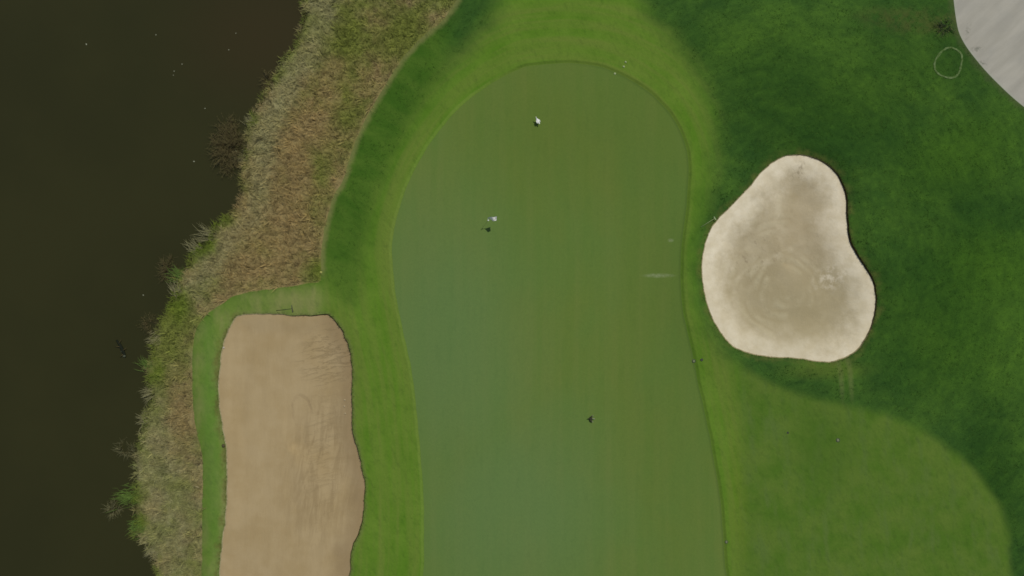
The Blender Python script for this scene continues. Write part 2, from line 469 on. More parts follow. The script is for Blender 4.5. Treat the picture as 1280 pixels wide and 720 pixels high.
    tl = M.rng(M.math('ADD', M.val('d_left'), M.math('MULTIPLY', M.math('SUBTRACT', M.noise(0.9, 3), .5), .6)), -0.45, -0.02)
    c = M.mix(M.math('MULTIPLY', tl, .4), c, (.150, .165, .060))
    lw = M.math('MULTIPLY', M.math('MULTIPLY', M.rng(M.math('ADD', M.val('d_left'), M.math('MULTIPLY', M.math('SUBTRACT', M.noise(1.3, 4), .5), 1.5)), -.75, -.1), M.rng(sx, -26, -28)), M.rng(M.noise(.8, 3, .6, loc=(1, 7, 0)), .42, .6))
    c = M.mix(M.math('MULTIPLY', lw, .7), c, (.105, .105, .028))
    tp = M.rng(M.math('ADD', M.val('d_path'), M.math('MULTIPLY', M.math('SUBTRACT', M.noise(0.9, 3), .5), 1.0)), -0.8, 0.0)
    c = M.mix(M.math('MULTIPLY', tp, .6), c, (.080, .100, .040))
    # worn thin turf at the top right, and splashed sand below the right bunker
    wn = M.math('MULTIPLY', M.spot(1145, 26, 62, 15, .6, -.08), M.rng(M.noise(0.8, 4, .7), .35, .62))
    c = M.mix(M.math('MULTIPLY', wn, .45), c, (.100, .100, .030))
    for px in (1050, 1062):
        c = M.mix(M.math('MULTIPLY', M.spot(px, 470, 3, 26, .7, 0.1), .35), c, (.17, .19, .07))
    c = M.mix(M.math('MULTIPLY', M.spot(1030, 462, 45, 10, .8), .35), c, (.12, .15, .025))
    # fine blade-scale mottling
    c = M.mix(M.rng(fine, .28, .72, 0.0, 0.55, False), c, M.mix(1.0, c, (1.35, 1.28, 1.2, 1), 'MULTIPLY'))
    c = M.mix(M.math('MULTIPLY', M.rng(M.noise(2.2, 4, .7, (1, .45, 1), .5), .46, .74), .65), c, M.mix(1.0, c, (.72, .76, .8, 1), 'MULTIPLY'))
    M.color(c)
    hgt = M.math('ADD', M.math('MULTIPLY', M.noise(9.0, 3, .8), M.rng(f, 0, 1, 1.0, .35)), M.math('MULTIPLY', M.noise(1.8, 3, .6), .7))
    M.bump(hgt, 0.10, 0.75)
    return M.m

def sep(self, ax):
    if not hasattr(self, '_sep'):
        self._sep = self.n('ShaderNodeSeparateXYZ'); self.l(self.pos(), self._sep.inputs[0])
    return self._sep.outputs[ax]
Mat.sep = sep

def mat_green():
    M = Mat('green_turf', 0.95, 0.03)
    v = M.noise(0.9, 3, 0.6, (1.0, 0.04, 1), 0.0)
    b = M.noise(0.12, 4, 0.6, (1, .6, 1))
    c = M.mix(M.rng(v, .34, .68), (.104, .169, .0340), (.122, .176, .0400))
    c = M.mix(M.rng(b, .36, .66), M.mix(.45, c, (.097, .168, .0370)), M.mix(.25, c, (.134, .168, .0330)))
    blu = M.math('MULTIPLY', M.math('MAXIMUM', M.spot(560, 430, 90, 170, .8, .15), M.spot(640, 640, 110, 120, .8)), .6)
    c = M.mix(blu, c, (.112, .184, .0640))
    up = M.spot(730, 150, 130, 90, .8)
    c = M.mix(M.math('MULTIPLY', up, .4), c, (.096, .142, .0230))
    rt = M.math('MULTIPLY', M.spot(840, 400, 60, 260, .8, .08), .35)
    c = M.mix(rt, c, (.085, .142, .0260))
    c = M.mix(M.rng(M.noise(5, 4, .8), .32, .68, 0, .8, False), c, M.mix(1.0, c, (1.16, 1.14, 1.1, 1), 'MULTIPLY'))
    c = M.mix(M.rng(M.noise(1.6, 4, .7, (1, .25, 1)), .5, .75, 0, .6), c, M.mix(1.0, c, (.90, .93, .92, 1), 'MULTIPLY'))
    # worn pale scuffs near the right edge
    sc = M.math('MAXIMUM', M.spot(823, 344.5, 15, 2.2, .7), M.math('MULTIPLY', M.spot(838, 300.5, 3, 1.8, .7), 1.0))
    c = M.mix(M.math('MULTIPLY', sc, M.rng(M.noise(3, 3, .7), .3, .7, .2, .75)), c, (.26, .30, .16))
    de = M.rng(M.val('d_green'), 0.02, 0.30, 1, 0)
    c = M.mix(M.math('MULTIPLY', de, M.rng(M.sep('X'), 2, 14, 0, .45)), c, (.058, .105, .020))
    M.color(c)
    M.bump(M.noise(10, 2, .7), 0.012, 0.5)
    return M.m

def mat_sand_right():
    M = Mat('pale_sand', 0.95, 0.03)
    d = M.math('ADD', M.val('d_right'), M.math('MULTIPLY', M.math('SUBTRACT', M.noise(0.35, 5, .65), .5), 5.5))
    damp = M.rng(d, 0.7, 3.8)
    pale = M.mix(M.rng(M.noise(0.9, 4, .6), .3, .7), (.640, .560, .385), (.740, .665, .490))
    wet = M.mix(M.rng(M.noise(0.5, 5, .65, loc=(5, 1, 0)), .3, .7), (.375, .312, .185), (.455, .390, .250))
    c = M.mix(damp, pale, wet)
    c = M.mix(M.math('MULTIPLY', M.spot(995, 380, 75, 55, .9), .7), c, (.330, .278, .152))
    c = M.mix(M.math('MULTIPLY', M.spot(1010, 285, 40, 60, .9), .35), c, (.400, .320, .190))
    # swept rings
    x, y = P(985, 372)
    mp = M.n('ShaderNodeMapping', vector_type='TEXTURE'); M.l(M.pos(), mp.inputs[0])
    mp.inputs['Location'].default_value = (x, y, 0)
    wv = M.n('ShaderNodeTexWave', wave_type='RINGS', rings_direction='Z', wave_profile='SIN')
    nzv = M.n('ShaderNodeTexNoise'); M.l(M.pos(), nzv.inputs['Vector']); nzv.inputs['Scale'].default_value = .16; nzv.inputs['Detail'].default_value = 2
    va_ = M.n('ShaderNodeVectorMath', operation='MULTIPLY_ADD'); M.l(nzv.outputs['Color'], va_.inputs[0]); va_.inputs[1].default_value = (3.0, 3.0, 0); M.l(mp.outputs[0], va_.inputs[2])
    vb_ = M.n('ShaderNodeVectorMath', operation='SUBTRACT'); M.l(va_.outputs[0], vb_.inputs[0]); vb_.inputs[1].default_value = (1.5, 1.5, 0)
    M.l(vb_.outputs[0], wv.inputs['Vector'])
    wv.inputs['Scale'].default_value = 0.34; wv.inputs['Distortion'].default_value = 4.5
    wv.inputs['Detail'].default_value = 3; wv.inputs['Detail Scale'].default_value = 0.45
    rm = M.math('MULTIPLY', M.spot(965, 345, 66, 74, .9), M.rng(M.noise(.38, 5, .65, loc=(3, 2, 0)), .45, .63))
    c = M.mix(M.math('MULTIPLY', M.math('MULTIPLY', wv.outputs['Fac'], rm), .38), c, (.540, .485, .310))
    dk = M.math('MULTIPLY', M.rng(wv.outputs['Fac'], .0, .22, 1, 0), rm)
    c = M.mix(M.math('MULTIPLY', dk, .20), c, (.300, .245, .130))
    # kicked-up pale sand and a few dirty footprints
    kick = M.math('MULTIPLY', M.spot(1045, 346, 22, 14, .7, .5), M.rng(M.noise(1.5, 4, .7), .42, .68))
    c = M.mix(M.math('MULTIPLY', kick, .6), c, (.72, .65, .49))
    trail = M.math('MULTIPLY', M.math('MAXIMUM', M.spot(975, 258, 5, 34, .8, .12), M.spot(957, 330, 40, 4, .9, .5)), M.rng(M.noise(1.1, 3), .35, .6))
    c = M.mix(M.math('MULTIPLY', trail, .45), c, (.60, .53, .36))
    prints = M.math('MULTIPLY', M.math('MAXIMUM', M.spot(948, 320, 30, 26, .7, .7), M.spot(1000, 214, 16, 14, .7)), M.rng(M.noise(2.4, 4, .75, (1, .5, 1), .6), .54, .68))
    c = M.mix(M.math('MULTIPLY', prints, .6), c, (.235, .185, .115))
    c = M.mix(M.rng(M.noise(9, 3, .7), .3, .7, 0, .35, False), c, M.mix(1.0, c, (1.12, 1.12, 1.12, 1), 'MULTIPLY'))
    M.color(c)
    h = M.math('ADD', M.math('MULTIPLY', M.noise(1.7, 5, .65, dist=.5), .8), M.math('MULTIPLY', M.math('MULTIPLY', wv.outputs['Fac'], rm), .3))
    M.bump(h, 0.10, 0.6)
    return M.m

def mat_sand_left():
    M = Mat('tan_sand', 0.95, 0.03)
    c = M.mix(M.rng(M.noise(0.35, 5, .6), .3, .7), (.352, .262, .130), (.402, .308, .165))
    c = M.mix(M.math('MULTIPLY', M.rng(M.noise(1.6, 3, .6, (1, .10, 1), -.05), .4, .75), .22), c, (.300, .225, .115))
    # dirty wash along the right-hand edge
    d = M.math('ADD', M.val('d_left'), M.math('MULTIPLY', M.math('SUBTRACT', M.noise(.5, 4, .6), .5), 2.2))
    side = M.rng(M.sep('X'), -19.8, -17.0)
    dirt = M.math('MULTIPLY', M.rng(d, 0.2, 2.6, 1, 0), side)
    c = M.mix(M.math('MULTIPLY', dirt, .5), c, (.235, .168, .088))
    gul = M.noise(1.5, 5, .72, (.30, 1.3, 1), .22, dist=1.2)
    gm = M.math('MULTIPLY', M.math('MAXIMUM', M.spot(408, 448, 34, 34, .6), M.math('MULTIPLY', M.spot(402, 565, 22, 75, .7), .55)), M.rng(gul, .49, .60))
    c = M.mix(M.math('MULTIPLY', gm, .32), c, (.190, .138, .066))
    sm2 = M.math('MULTIPLY', M.spot(403, 590, 42, 85, .7, -.12), M.rng(M.noise(1.3, 5, .7, (1.2, .18, 1), -.1, dist=.5), .42, .62))
    c = M.mix(M.math('MULTIPLY', sm2, .5), c, (.235, .172, .085))
    # drag loop left by a rake
    x, y = P(376, 520)
    mp = M.n('ShaderNodeMapping', vector_type='TEXTURE'); M.l(M.pos(), mp.inputs[0])
    mp.inputs['Location'].default_value = (x, y, 0); mp.inputs['Scale'].default_value = (0.95, 1.9, 50); mp.inputs['Rotation'].default_value = (0, 0, .2)
    ln = M.n('ShaderNodeVectorMath', operation='LENGTH'); M.l(mp.outputs[0], ln.inputs[0])
    rd = M.math('ADD', ln.outputs['Value'], M.math('MULTIPLY', M.math('SUBTRACT', M.noise(1.0, 4), .5), .45))
    loop = M.math('MULTIPLY', M.math('MULTIPLY', M.rng(M.sep('Y'), -14.2, -11.6), 1.0), M.rng(M.math('ABSOLUTE', M.math('SUBTRACT', rd, 1.0)), .03, .20, 1, 0)); loop = M.math('MULTIPLY', loop, M.rng(M.noise(.9, 4, loc=(4, 4, 0)), .34, .60))
    c = M.mix(M.math('MULTIPLY', loop, .28), c, (.23, .165, .088))
    c = M.mix(M.rng(M.noise(8, 3, .7), .3, .7, 0, .35, False), c, M.mix(1.0, c, (1.1, 1.1, 1.1, 1), 'MULTIPLY'))
    M.color(c)
    h = M.math('ADD', M.math('MULTIPLY', M.noise(2.0, 4, .6, (1, .25, 1)), .6), M.math('MULTIPLY', gm, -.6))
    h = M.math('ADD', h, M.math('MULTIPLY', loop, -.4))
    M.bump(h, 0.07, 0.6)
    return M.m

def mat_lip():
    M = Mat('turf_edge', 0.95, 0.03)
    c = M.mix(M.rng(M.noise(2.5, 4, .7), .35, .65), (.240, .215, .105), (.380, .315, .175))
    c = M.mix(M.rng(M.val('east'), .25, .8), c, M.mix(M.noise(2.5, 4, .7), (.036, .032, .012), (.070, .056, .022)))  # east face darker: bare earth, with its shade put into the colour
    M.color(c); M.bump(M.noise(8, 3, .7), .05, .8)
    return M.m

def mat_path():
    M = Mat('concrete_path', 0.9, 0.1)
    st = M.noise(0.5, 4, .6, (1, .16, 1), math.radians(-48))
    c = M.mix(M.rng(st, .3, .7), (.325, .308, .250), (.420, .398, .328))
    c = M.mix(M.rng(M.noise(.35, 4, .6), .4, .7, 0, .5), c, (.310, .300, .255))
    e = M.rng(M.math('ADD', M.val('d_path'), M.math('MULTIPLY', M.noise(1.5, 3), .25)), .1, .5, 1, 0)
    c = M.mix(M.math('MULTIPLY', e, .45), c, (.36, .38, .29))
    cr = M.math('MULTIPLY', M.math('MAXIMUM', M.spot(1219, 62, 9, 3, .8, .25), M.math('MAXIMUM', M.spot(1228, 79, 5, 3, .8), M.spot(1210, 38, 2.5, 9, .8, -.2))), M.rng(M.noise(2.5, 4, .8), .46, .58))
    c = M.mix(M.math('MULTIPLY', cr, .65), c, (.13, .135, .10))
    c = M.mix(M.rng(M.noise(11, 3, .7), .3, .7, 0, .4, False), c, M.mix(1.0, c, (1.12, 1.12, 1.12, 1), 'MULTIPLY'))
    M.color(c); M.bump(M.noise(14, 3, .7), .01, .5)
    return M.m

def mat_bank():
    M = Mat('bank_soil_and_thatch', 0.95, 0.03)
    c = M.attr('plant').outputs['Color']
    n = M.noise(1.6, 5, .7); n2 = M.noise(6, 3, .75)
    c = M.mix(M.rng(n, .3, .7), M.mix(1.0, c, (.62, .64, .58, 1), 'MULTIPLY'), c)
    c = M.mix(M.rng(n2, .35, .75, 0, .6), c, M.mix(1.0, c, (1.3, 1.25, 1.15, 1), 'MULTIPLY'))
    M.color(c); M.bump(M.math('ADD', n, M.math('MULTIPLY', n2, .5)), .18, .8)
    return M.m

def mat_blade():
    M = Mat('grass_blades', 0.8, 0.15)
    a = M.attr('plant').outputs['Color']
    f = M.noise(3.0, 2)
    c = M.mix(f, M.mix(1.0, a, (.86, .86, .86, 1), 'MULTIPLY'), M.mix(1.0, a, (1.14, 1.14, 1.1, 1), 'MULTIPLY'))
    M.color(c)
    tr = M.n('ShaderNodeBsdfTranslucent'); M.l(c, tr.inputs['Color'])
    mx = M.n('ShaderNodeMixShader'); mx.inputs[0].default_value = .4
    M.l(M.b.outputs[0], mx.inputs[1]); M.l(tr.outputs[0], mx.inputs[2])
    M.l(mx.outputs[0], M.t.nodes['Material Output'].inputs['Surface'])
    return M.m

def mat_water():
    M = Mat('lake_water', 0.12, 0.5)
    n = M.noise(.05, 4, .6)
    c = M.mix(M.rng(n, .35, .65), (.0285, .0285, .0085), (.0325, .0320, .0095))
    c = M.mix(M.spot(330, 40, 90, 70, .9), c, (.0370, .0300, .0100))
    M.color(c)
    M.b.inputs['IOR'].default_value = 1.33
    w = M.noise(1.2, 4, .55, (1, .6, 1), .5)
    M.bump(w, .03, .10)
    return M.m

turf = mat_turf(); lipm = mat_lip()
o = link('rough', zone_mesh('rough', ['rough']), turf); tag(o, 'dark green rough grass spreading round the pale bunker and along the left of the green', 'rough grass', kind='structure')
o = link('fringe', zone_mesh('fringe', ['fringe']), turf); tag(o, 'lighter short mown turf bordering the putting green and both bunkers', 'fringe turf', kind='structure')
o = link('putting_green', zone_mesh('putting_green', ['green']), mat_green()); tag(o, 'smooth closely cut putting green with a rounded top end', 'putting green', kind='structure')
o = link('path', zone_mesh('path', ['path']), mat_path()); tag(o, 'pale grey paved path cutting the top right corner', 'path', kind='structure')
o = link('lake_bank', zone_mesh('lake_bank', ['bank']), mat_bank()); tag(o, 'uneven bank of dry thatch sloping down to the dark water', 'bank', kind='structure')

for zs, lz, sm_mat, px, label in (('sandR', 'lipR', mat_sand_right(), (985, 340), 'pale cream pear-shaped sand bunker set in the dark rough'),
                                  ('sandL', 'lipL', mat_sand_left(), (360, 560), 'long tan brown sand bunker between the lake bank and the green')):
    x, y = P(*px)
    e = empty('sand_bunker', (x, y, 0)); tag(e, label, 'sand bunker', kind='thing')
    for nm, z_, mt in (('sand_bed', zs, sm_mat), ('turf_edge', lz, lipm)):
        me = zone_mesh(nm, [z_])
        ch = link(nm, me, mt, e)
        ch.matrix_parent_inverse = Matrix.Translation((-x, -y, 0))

def ground_z(q):
    q = np.atleast_2d(q)
    return height(q, sd(green, q), sd(bunkL, q), sd(bunkR, q), -sd(lake_poly, q), sd(bank_poly, q), sd(pathp, q))

# far ground: the same terrain carried on to the horizon, with the hole of the detailed part
def far_ground():
    XM = V[F].reshape(-1, 2)[:, 0].max(); YM = V[F].reshape(-1, 2)[:, 1].max()
    xs = np.concatenate([[-2500, -1200, -700, -560, -300, -160, -100], np.arange(X0, XM - .3, 1.2), [XM - .02, 100, 160, 300, 600, 1200, 2500]])
    ys = np.concatenate([[-2500, -1200, -600, -300, -160, -90, -60], np.arange(Y0, YM - .3, 1.2), [YM - .02, 60, 90, 160, 300, 600, 1200, 2500]])
    q = np.array([(x, y) for y in ys for x in xs])
    qc = np.column_stack([np.clip(q[:, 0], X0, XM), np.clip(q[:, 1], Y0, YM)])
    rim = (qc[:, 0] < X0 + .01) | (qc[:, 0] > XM - .05) | (qc[:, 1] < Y0 + .01) | (qc[:, 1] > YM - .05)
    z = np.zeros(len(q)); z[rim] = ground_z(qc[rim]) - .01
    z[q[:, 0] < -600] = 0
    bm = bmesh.new()
    vs = [bm.verts.new((p[0], p[1], zz)) for p, zz in zip(q, z)]
    nx = len(xs)
    for j in range(len(ys) - 1):
        for i in range(nx - 1):
            if xs[i] >= X0 - .1 and xs[i + 1] <= XM + .1 and ys[j] >= Y0 - .1 and ys[j + 1] <= YM + .1: continue
            bm.faces.new((vs[j * nx + i], vs[j * nx + i + 1], vs[(j + 1) * nx + i + 1], vs[(j + 1) * nx + i]))
    M = Mat('distant_turf', .9, .1)
    M.color(M.mix(M.rng(M.noise(.03, 5, .6), .35, .65), (.022, .058, .010), (.05, .10, .014)))
    return from_bm('ground', bm, M.m, smooth=False)
tag(far_ground(), 'plain grassland carrying on beyond the golf hole', 'ground', kind='structure')

bm = bmesh.new()
vs = [bm.verts.new(p) for p in ((-460, -300, WATER), (-20, -300, WATER), (-20, 300, WATER), (-460, 300, WATER))]
bm.faces.new(vs)
# keep the sheet under the land: trim it just inside the bank
bm.free()
wl = [(-460, -45.9), (-460, 45.9)]
bm = bmesh.new()
inner_line = shore[(shore[:, 1] > -45.9) & (shore[:, 1] < 45.9)] + np.array([1.2, 0])
ring = [(-460, 45.9)] + [(-38, 300), (-460, 300)][:0] + [tuple(p) for p in inner_line] + [(-460, -45.9)]
vs = [bm.verts.new((p[0], p[1], WATER)) for p in ring]
edges_ = [bm.edges.new((vs[i], vs[(i + 1) % len(vs)])) for i in range(len(vs))]
bmesh.ops.triangle_fill(bm, edges=edges_, use_beauty=True)
for y0, y1 in ((-300, -45.9), (45.9, 300)):
    x1 = shore[np.argmin(abs(shore[:, 1] - (y0 if abs(y0) < 50 else y1)))][0] + 1.0
    q_ = [bm.verts.new((x, y, WATER)) for x, y in ((-460, y0), (x1, y0), (x1, y1), (-460, y1))]
    bm.faces.new(q_)
bmesh.ops.recalc_face_normals(bm, faces=bm.faces)
for f in bm.faces:
    if f.normal.z < 0: f.normal_flip()
tag(from_bm('water', bm, mat_water(), smooth=False), 'still dark brown lake water along the left side', 'lake', kind='structure')

# ------------------------------------------------------------------ bank grass (uncountable)
def bank_grass():
    cand = rng.uniform((P(120, 0)[0], P(0, 810)[1]), (P(600, 0)[0], P(0, -90)[1]), (54000, 2))
    ds = -sd(lake_poly, cand)
    ok = ds > -0.25
    cand = cand[ok]; ds = ds[ok]
    de = sd(bank_poly, cand)
    ok = de > 0.05
    cand = cand[ok]; ds = ds[ok]; de = de[ok]
    z = ground_z(cand)
    cl = bank_colour(cand, ds, de)
    clump = nz(cand, 0.9, 77.0, 2)
    VV = []; FF = []; CC = []
    for i in range(len(cand)):
        p = Vector((cand[i][0], cand[i][1], max(z[i], WATER - 0.05) - 0.02))
        shore_k = math.exp(-(ds[i] / 1.0) ** 2)
        size = (0.34 + 0.26 * rng.random() + 0.20 * max(0, clump[i])) * (1 - 0.15 * shore_k)
        wisp = rng.random() < .16
        if wisp: size *= 1.5
        nb = 4 if rng.random() < .6 else 6
        base = cl[i] * rng.uniform(.74, 1.30)
        if wisp: base = base * np.array([1.18, 1.15, 1.08])
        if rng.random() < .15: base = base * .42
        flow = 2.4 + 1.6 * mnoise.noise(Vector((cand[i][0] * .3, cand[i][1] * .3, 5)))
        for b_ in range(nb):
            a = flow + rng.normal(0, .8) if rng.random() < .8 else rng.uniform(0, 6.283)
            L = size * rng.uniform(.6, 1.3)
            lean = rng.uniform(1.05, 1.52)
            d = Vector((math.cos(a), math.sin(a), 0)); s = Vector((-d.y, d.x, 0))
            w = rng.uniform(.009, .021) * (1.5 if wisp else 1.0)
            o_ = p + Vector((rng.normal(0, .07), rng.normal(0, .07), 0))
            m1 = o_ + d * (L * .45 * math.sin(lean * .6)) + Vector((0, 0, L * .5 * math.cos(lean * .6)))
            t1 = m1 + d * (L * .55 * math.sin(lean)) + Vector((0, 0, L * .5 * math.cos(lean)))
            k = len(VV)
            VV += [o_ - s * w, o_ + s * w, m1 + s * w * .8, m1 - s * w * .8, t1]
            FF += [(k, k + 1, k + 2, k + 3), (k + 3, k + 2, k + 4)]
            cc = base * rng.uniform(.85, 1.15)
            CC += [(*cc, 1)] * 5
    me = bpy.data.meshes.new('bank_grass')
    me.from_pydata(VV, [], FF)
    at = me.attributes.new('plant', 'FLOAT_COLOR', 'POINT')
    at.data.foreach_set('color', np.array(CC, dtype=np.float32).ravel())
    return link('bank_grass', me, blade)
blade = mat_blade()
tag(bank_grass(), 'tufted mix of dry straw and olive grass covering the lake bank', 'grass', kind='stuff')

# short blades: clumpy rough, and ragged turf hanging over the bunker edges
def turf_blades(name, q, cols, L0, L1, nb, w, sd_, spread):
    r2 = np.random.default_rng(sd_)
    z = ground_z(q)
    n = len(q) * nb
    a = r2.uniform(0, 6.2832, n); L = r2.uniform(L0, L1, n); lean = r2.uniform(.5, 1.35, n); ww = w * r2.uniform(.6, 1.3, n)
    o_ = np.repeat(np.column_stack([q, z - .01]), nb, 0); o_[:, :2] += r2.normal(0, spread, (n, 2))
    d = np.column_stack([np.cos(a), np.sin(a), np.zeros(n)]); sv = np.column_stack([-d[:, 1], d[:, 0], np.zeros(n)]) * ww[:, None]
    up = np.array([0, 0, 1.0])
    t = o_ + d * (L * np.sin(lean))[:, None] + up * (L * np.cos(lean))[:, None]
    co_ = np.stack([o_ - sv, o_ + sv, t], 1).reshape(-1, 3)
    me = bpy.data.meshes.new(name)
    me.vertices.add(n * 3); me.loops.add(n * 3); me.polygons.add(n)
    me.vertices.foreach_set('co', co_.astype(np.float32).ravel())
    me.loops.foreach_set('vertex_index', np.arange(n * 3, dtype=np.int32))
    me.polygons.foreach_set('loop_start', np.arange(0, n * 3, 3, dtype=np.int32))
    me.update(calc_edges=True)
    c = np.repeat(cols, nb * 3, 0) * np.repeat(r2.uniform(.8, 1.25, n), 3)[:, None]
    at = me.attributes.new('plant', 'FLOAT_COLOR', 'POINT')
    at.data.foreach_set('color', np.column_stack([c, np.ones(len(c))]).astype(np.float32).ravel())
    return link(name, me, blade)
cand = rng.uniform((-24, -29), (51, 29), (90000, 2))
cl_ = nz(cand, 0.55, 91.0, 3) + .6 * nz(cand, 1.7, 93.0, 2)
sf = sd(fringe, cand)
okk = (cl_ > rng.uniform(-.5, .8, len(cand))) & (sf < -.4) & (sd(bank_poly, cand) < -.4) & (sd(pathp, cand) < -.15) & (sd(bunkR, cand) < -.15)
cand = cand[okk]
base_ = np.where(rng.random((len(cand), 1)) < .82, np.array([[.040, .112, .013]]), np.array([[.085, .150, .024]])) * rng.uniform(.6, 1.35, (len(cand), 1))
tag(turf_blades('rough_blades', cand, base_, .05, .15, 5, .016, 5, .05), 'clumpy longer grass blades standing up in the dark rough', 'grass', kind='stuff')
eq = []; ec = []
for line in (bunkL, bunkR):
    inn = inset(line, 1.0) - line
    for i in range(len(line)):
        for k in range(7):
            t_ = rng.random(); p = line[i] * (1 - t_) + line[(i + 1) % len(line)] * t_ - inn[i] * rng.uniform(-.01, .16)
            west = inn[i][0] > -.3
            if west and rng.random() < .6: continue
            eq.append(p)
            g_ = np.array([.075, .135, .022]) if rng.random() < .6 else np.array([.17, .16, .06])
            if line is bunkR: g_ = g_ * .8
            ec.append(g_ * rng.uniform(.6, 1.3))
tag(turf_blades('edge_grass', np.array(eq), np.array(ec), .06, .19, 4, .014, 6, .04), 'ragged grass hanging over the edges of the two bunkers', 'grass', kind='stuff')

# ------------------------------------------------------------------ flagstick
white_cloth = simple('white_cloth', (.82, .82, .78), .8, .2, var=.05)
white_paint = simple('white_paint', (.80, .80, .76), .45, .4, var=.06)
dark_metal = simple('dark_metal', (.035, .038, .030), .5, .4)
wood = simple('weathered_wood', (.26, .32, .14), .9, .05)
dark_wood = simple('dark_handle', (.045, .065, .028), .7, .2)

def gz(x, y): return float(ground_z(np.array([[x, y]]))[0])

x, y = P(610.4, 275.4)
zg = gz(x, y)
fs = empty('flagstick', (x, y, zg)); tag(fs, 'golf flagstick with a fluttering white flag standing on the putting green', 'golf flag')
bm = bmesh.new(); tube(bm, [(0, 0, -.1), (0, 0, .7), (0, 0, 2.16)], [.014, .012, .009], 8); from_bm('pole', bm, white_paint, fs)
bm = bmesh.new()
bmesh.ops.create_cone(bm, cap_ends=True, segments=20, radius1=.065, radius2=.065, depth=.012, matrix=Matrix.Translation((0, 0, .008)))
from_bm('cup_rim', bm, white_paint, fs, smooth=False)
bm = bmesh.new()
nu, nv = 22, 9
gridv = []
for iu in range(nu + 1):
    u = iu / nu; row = []
    for iv in range(nv + 1):
        v = iv / nv - .5
        X = .01 + .86 * u
        tw = 1.45 * sm(np.array([u]), .15, .6)[0] + .25 * math.sin(u * 9)      # the free end rolls over in the wind
        hh = .42 * v
        Yv = .05 * math.sin(u * 7.5) - .04 * u + hh * math.sin(tw)
        Zv = 1.93 + .03 * math.sin(u * 8 + 1) - .05 * u + hh * math.cos(tw) + .03 * math.sin(u * 13 + v * 3)
        row.append(bm.verts.new((X, Yv, Zv)))
    gridv.append(row)
for iu in range(nu):
    for iv in range(nv):
        bm.faces.new((gridv[iu][iv], gridv[iu + 1][iv], gridv[iu + 1][iv + 1], gridv[iu][iv + 1]))
bmesh.ops.solidify(bm, geom=bm.faces[:], thickness=.006)
from_bm('flag', bm, white_cloth, fs)

# ------------------------------------------------------------------ birds
def remeshed(bm, voxel):
    me = bpy.data.meshes.new('tmp'); bm.to_mesh(me); bm.free()
    ob = bpy.data.objects.new('tmp', me); col.objects.link(ob)
    md = ob.modifiers.new('r', 'REMESH'); md.mode = 'VOXEL'; md.voxel_size = voxel; md.use_smooth_shade = True
    s = ob.modifiers.new('s', 'SMOOTH'); s.iterations = 3; s.factor = .5
    dg = bpy.context.evaluated_depsgraph_get()
    out = bpy.data.meshes.new_from_object(ob.evaluated_get(dg))
    bpy.data.objects.remove(ob); bpy.data.meshes.remove(me)
    return out

def lofted(bm, secs, seg=14):
    """closed loft of ellipses: (x, z, half width, half height)"""
    rings = []
    for (x_, z_, w, h) in secs:
        rings.append([bm.verts.new((x_, w * math.cos(6.2832 * k / seg), z_ + h * math.sin(6.2832 * k / seg))) for k in range(seg)])
    for i in range(len(rings) - 1):
        for k in range(seg):
            bm.faces.new((rings[i][k], rings[i][(k + 1) % seg], rings[i + 1][(k + 1) % seg], rings[i + 1][k]))
    bm.faces.new(list(reversed(rings[0]))); bm.faces.new(rings[-1])

def wing(bm, pts, t=.022):
    """closed thick plate: pts = list of (lead, trail)"""
    up = Vector((0, 0, t)); rows = []
    for a_, b_ in pts:
        a_, b_ = Vector(a_), Vector(b_)
        rows.append([bm.verts.new(a_ + up * .5), bm.verts.new(b_ + up * .3), bm.verts.new(b_ - up * .3), bm.verts.new(a_ - up * .5)])
    for i in range(len(rows) - 1):
        for k in range(4):
            bm.faces.new((rows[i][k], rows[i][(k + 1) % 4], rows[i + 1][(k + 1) % 4], rows[i + 1][k]))
    bm.faces.new(list(reversed(rows[0]))); bm.faces.new(rows[-1])

plumage = simple('white_plumage', (.80, .80, .74), .8, .2, var=.05)
beak_m = simple('yellow_bill', (.55, .34, .06), .5, .4)
leg_m = simple('dark_leg', (.05, .05, .04), .6, .3)
# standing white bird, wings a little open
x, y = P(672.0, 152.6)
bd = empty('bird', (x, y, gz(x, y)), math.radians(121)); tag(bd, 'white bird standing on the upper part of the putting green', 'bird')
bm = bmesh.new()
lofted(bm, [(-.36, .44, .03, .012), (-.24, .44, .075, .045), (-.08, .43, .125, .10), (.08, .45, .13, .11), (.18, .49, .085, .085), (.24, .55, .05, .055), (.28, .63, .04, .045), (.31, .68, .048, .052), (.36, .69, .035, .035), (.385, .685, .01, .01)])
for s in (1, -1):
    wing(bm, [((.12, s * .09, .50), (-.10, s * .08, .49)), ((.06, s * .16, .52), (-.20, s * .15, .49)), ((-.06, s * .20, .50), (-.30, s * .15, .47)), ((-.24, s * .17, .48), (-.40, s * .11, .46))], .03)
me = remeshed(bm, .012); bo = link('body', me, plumage, bd)
bm = bmesh.new(); tube(bm, [(.375, 0, .688), (.43, 0, .678), (.47, 0, .668)], [.013, .009, .002], 8); from_bm('bill', bm, beak_m, bd)
for s in (1, -1):
    bm = bmesh.new(); tube(bm, [(.0, s * .05, .38), (-.015, s * .05, .20), (.0, s * .05, .012), (.075, s * .05, .008)], [.014, .009, .009, .005], 7)
    tube(bm, [(.0, s * .05, .012), (.06, s * .085, .007)], [.008, .004], 6); tube(bm, [(.0, s * .05, .012), (.06, s * .02, .007)], [.008, .004], 6)
    from_bm('leg', bm, leg_m, bd)
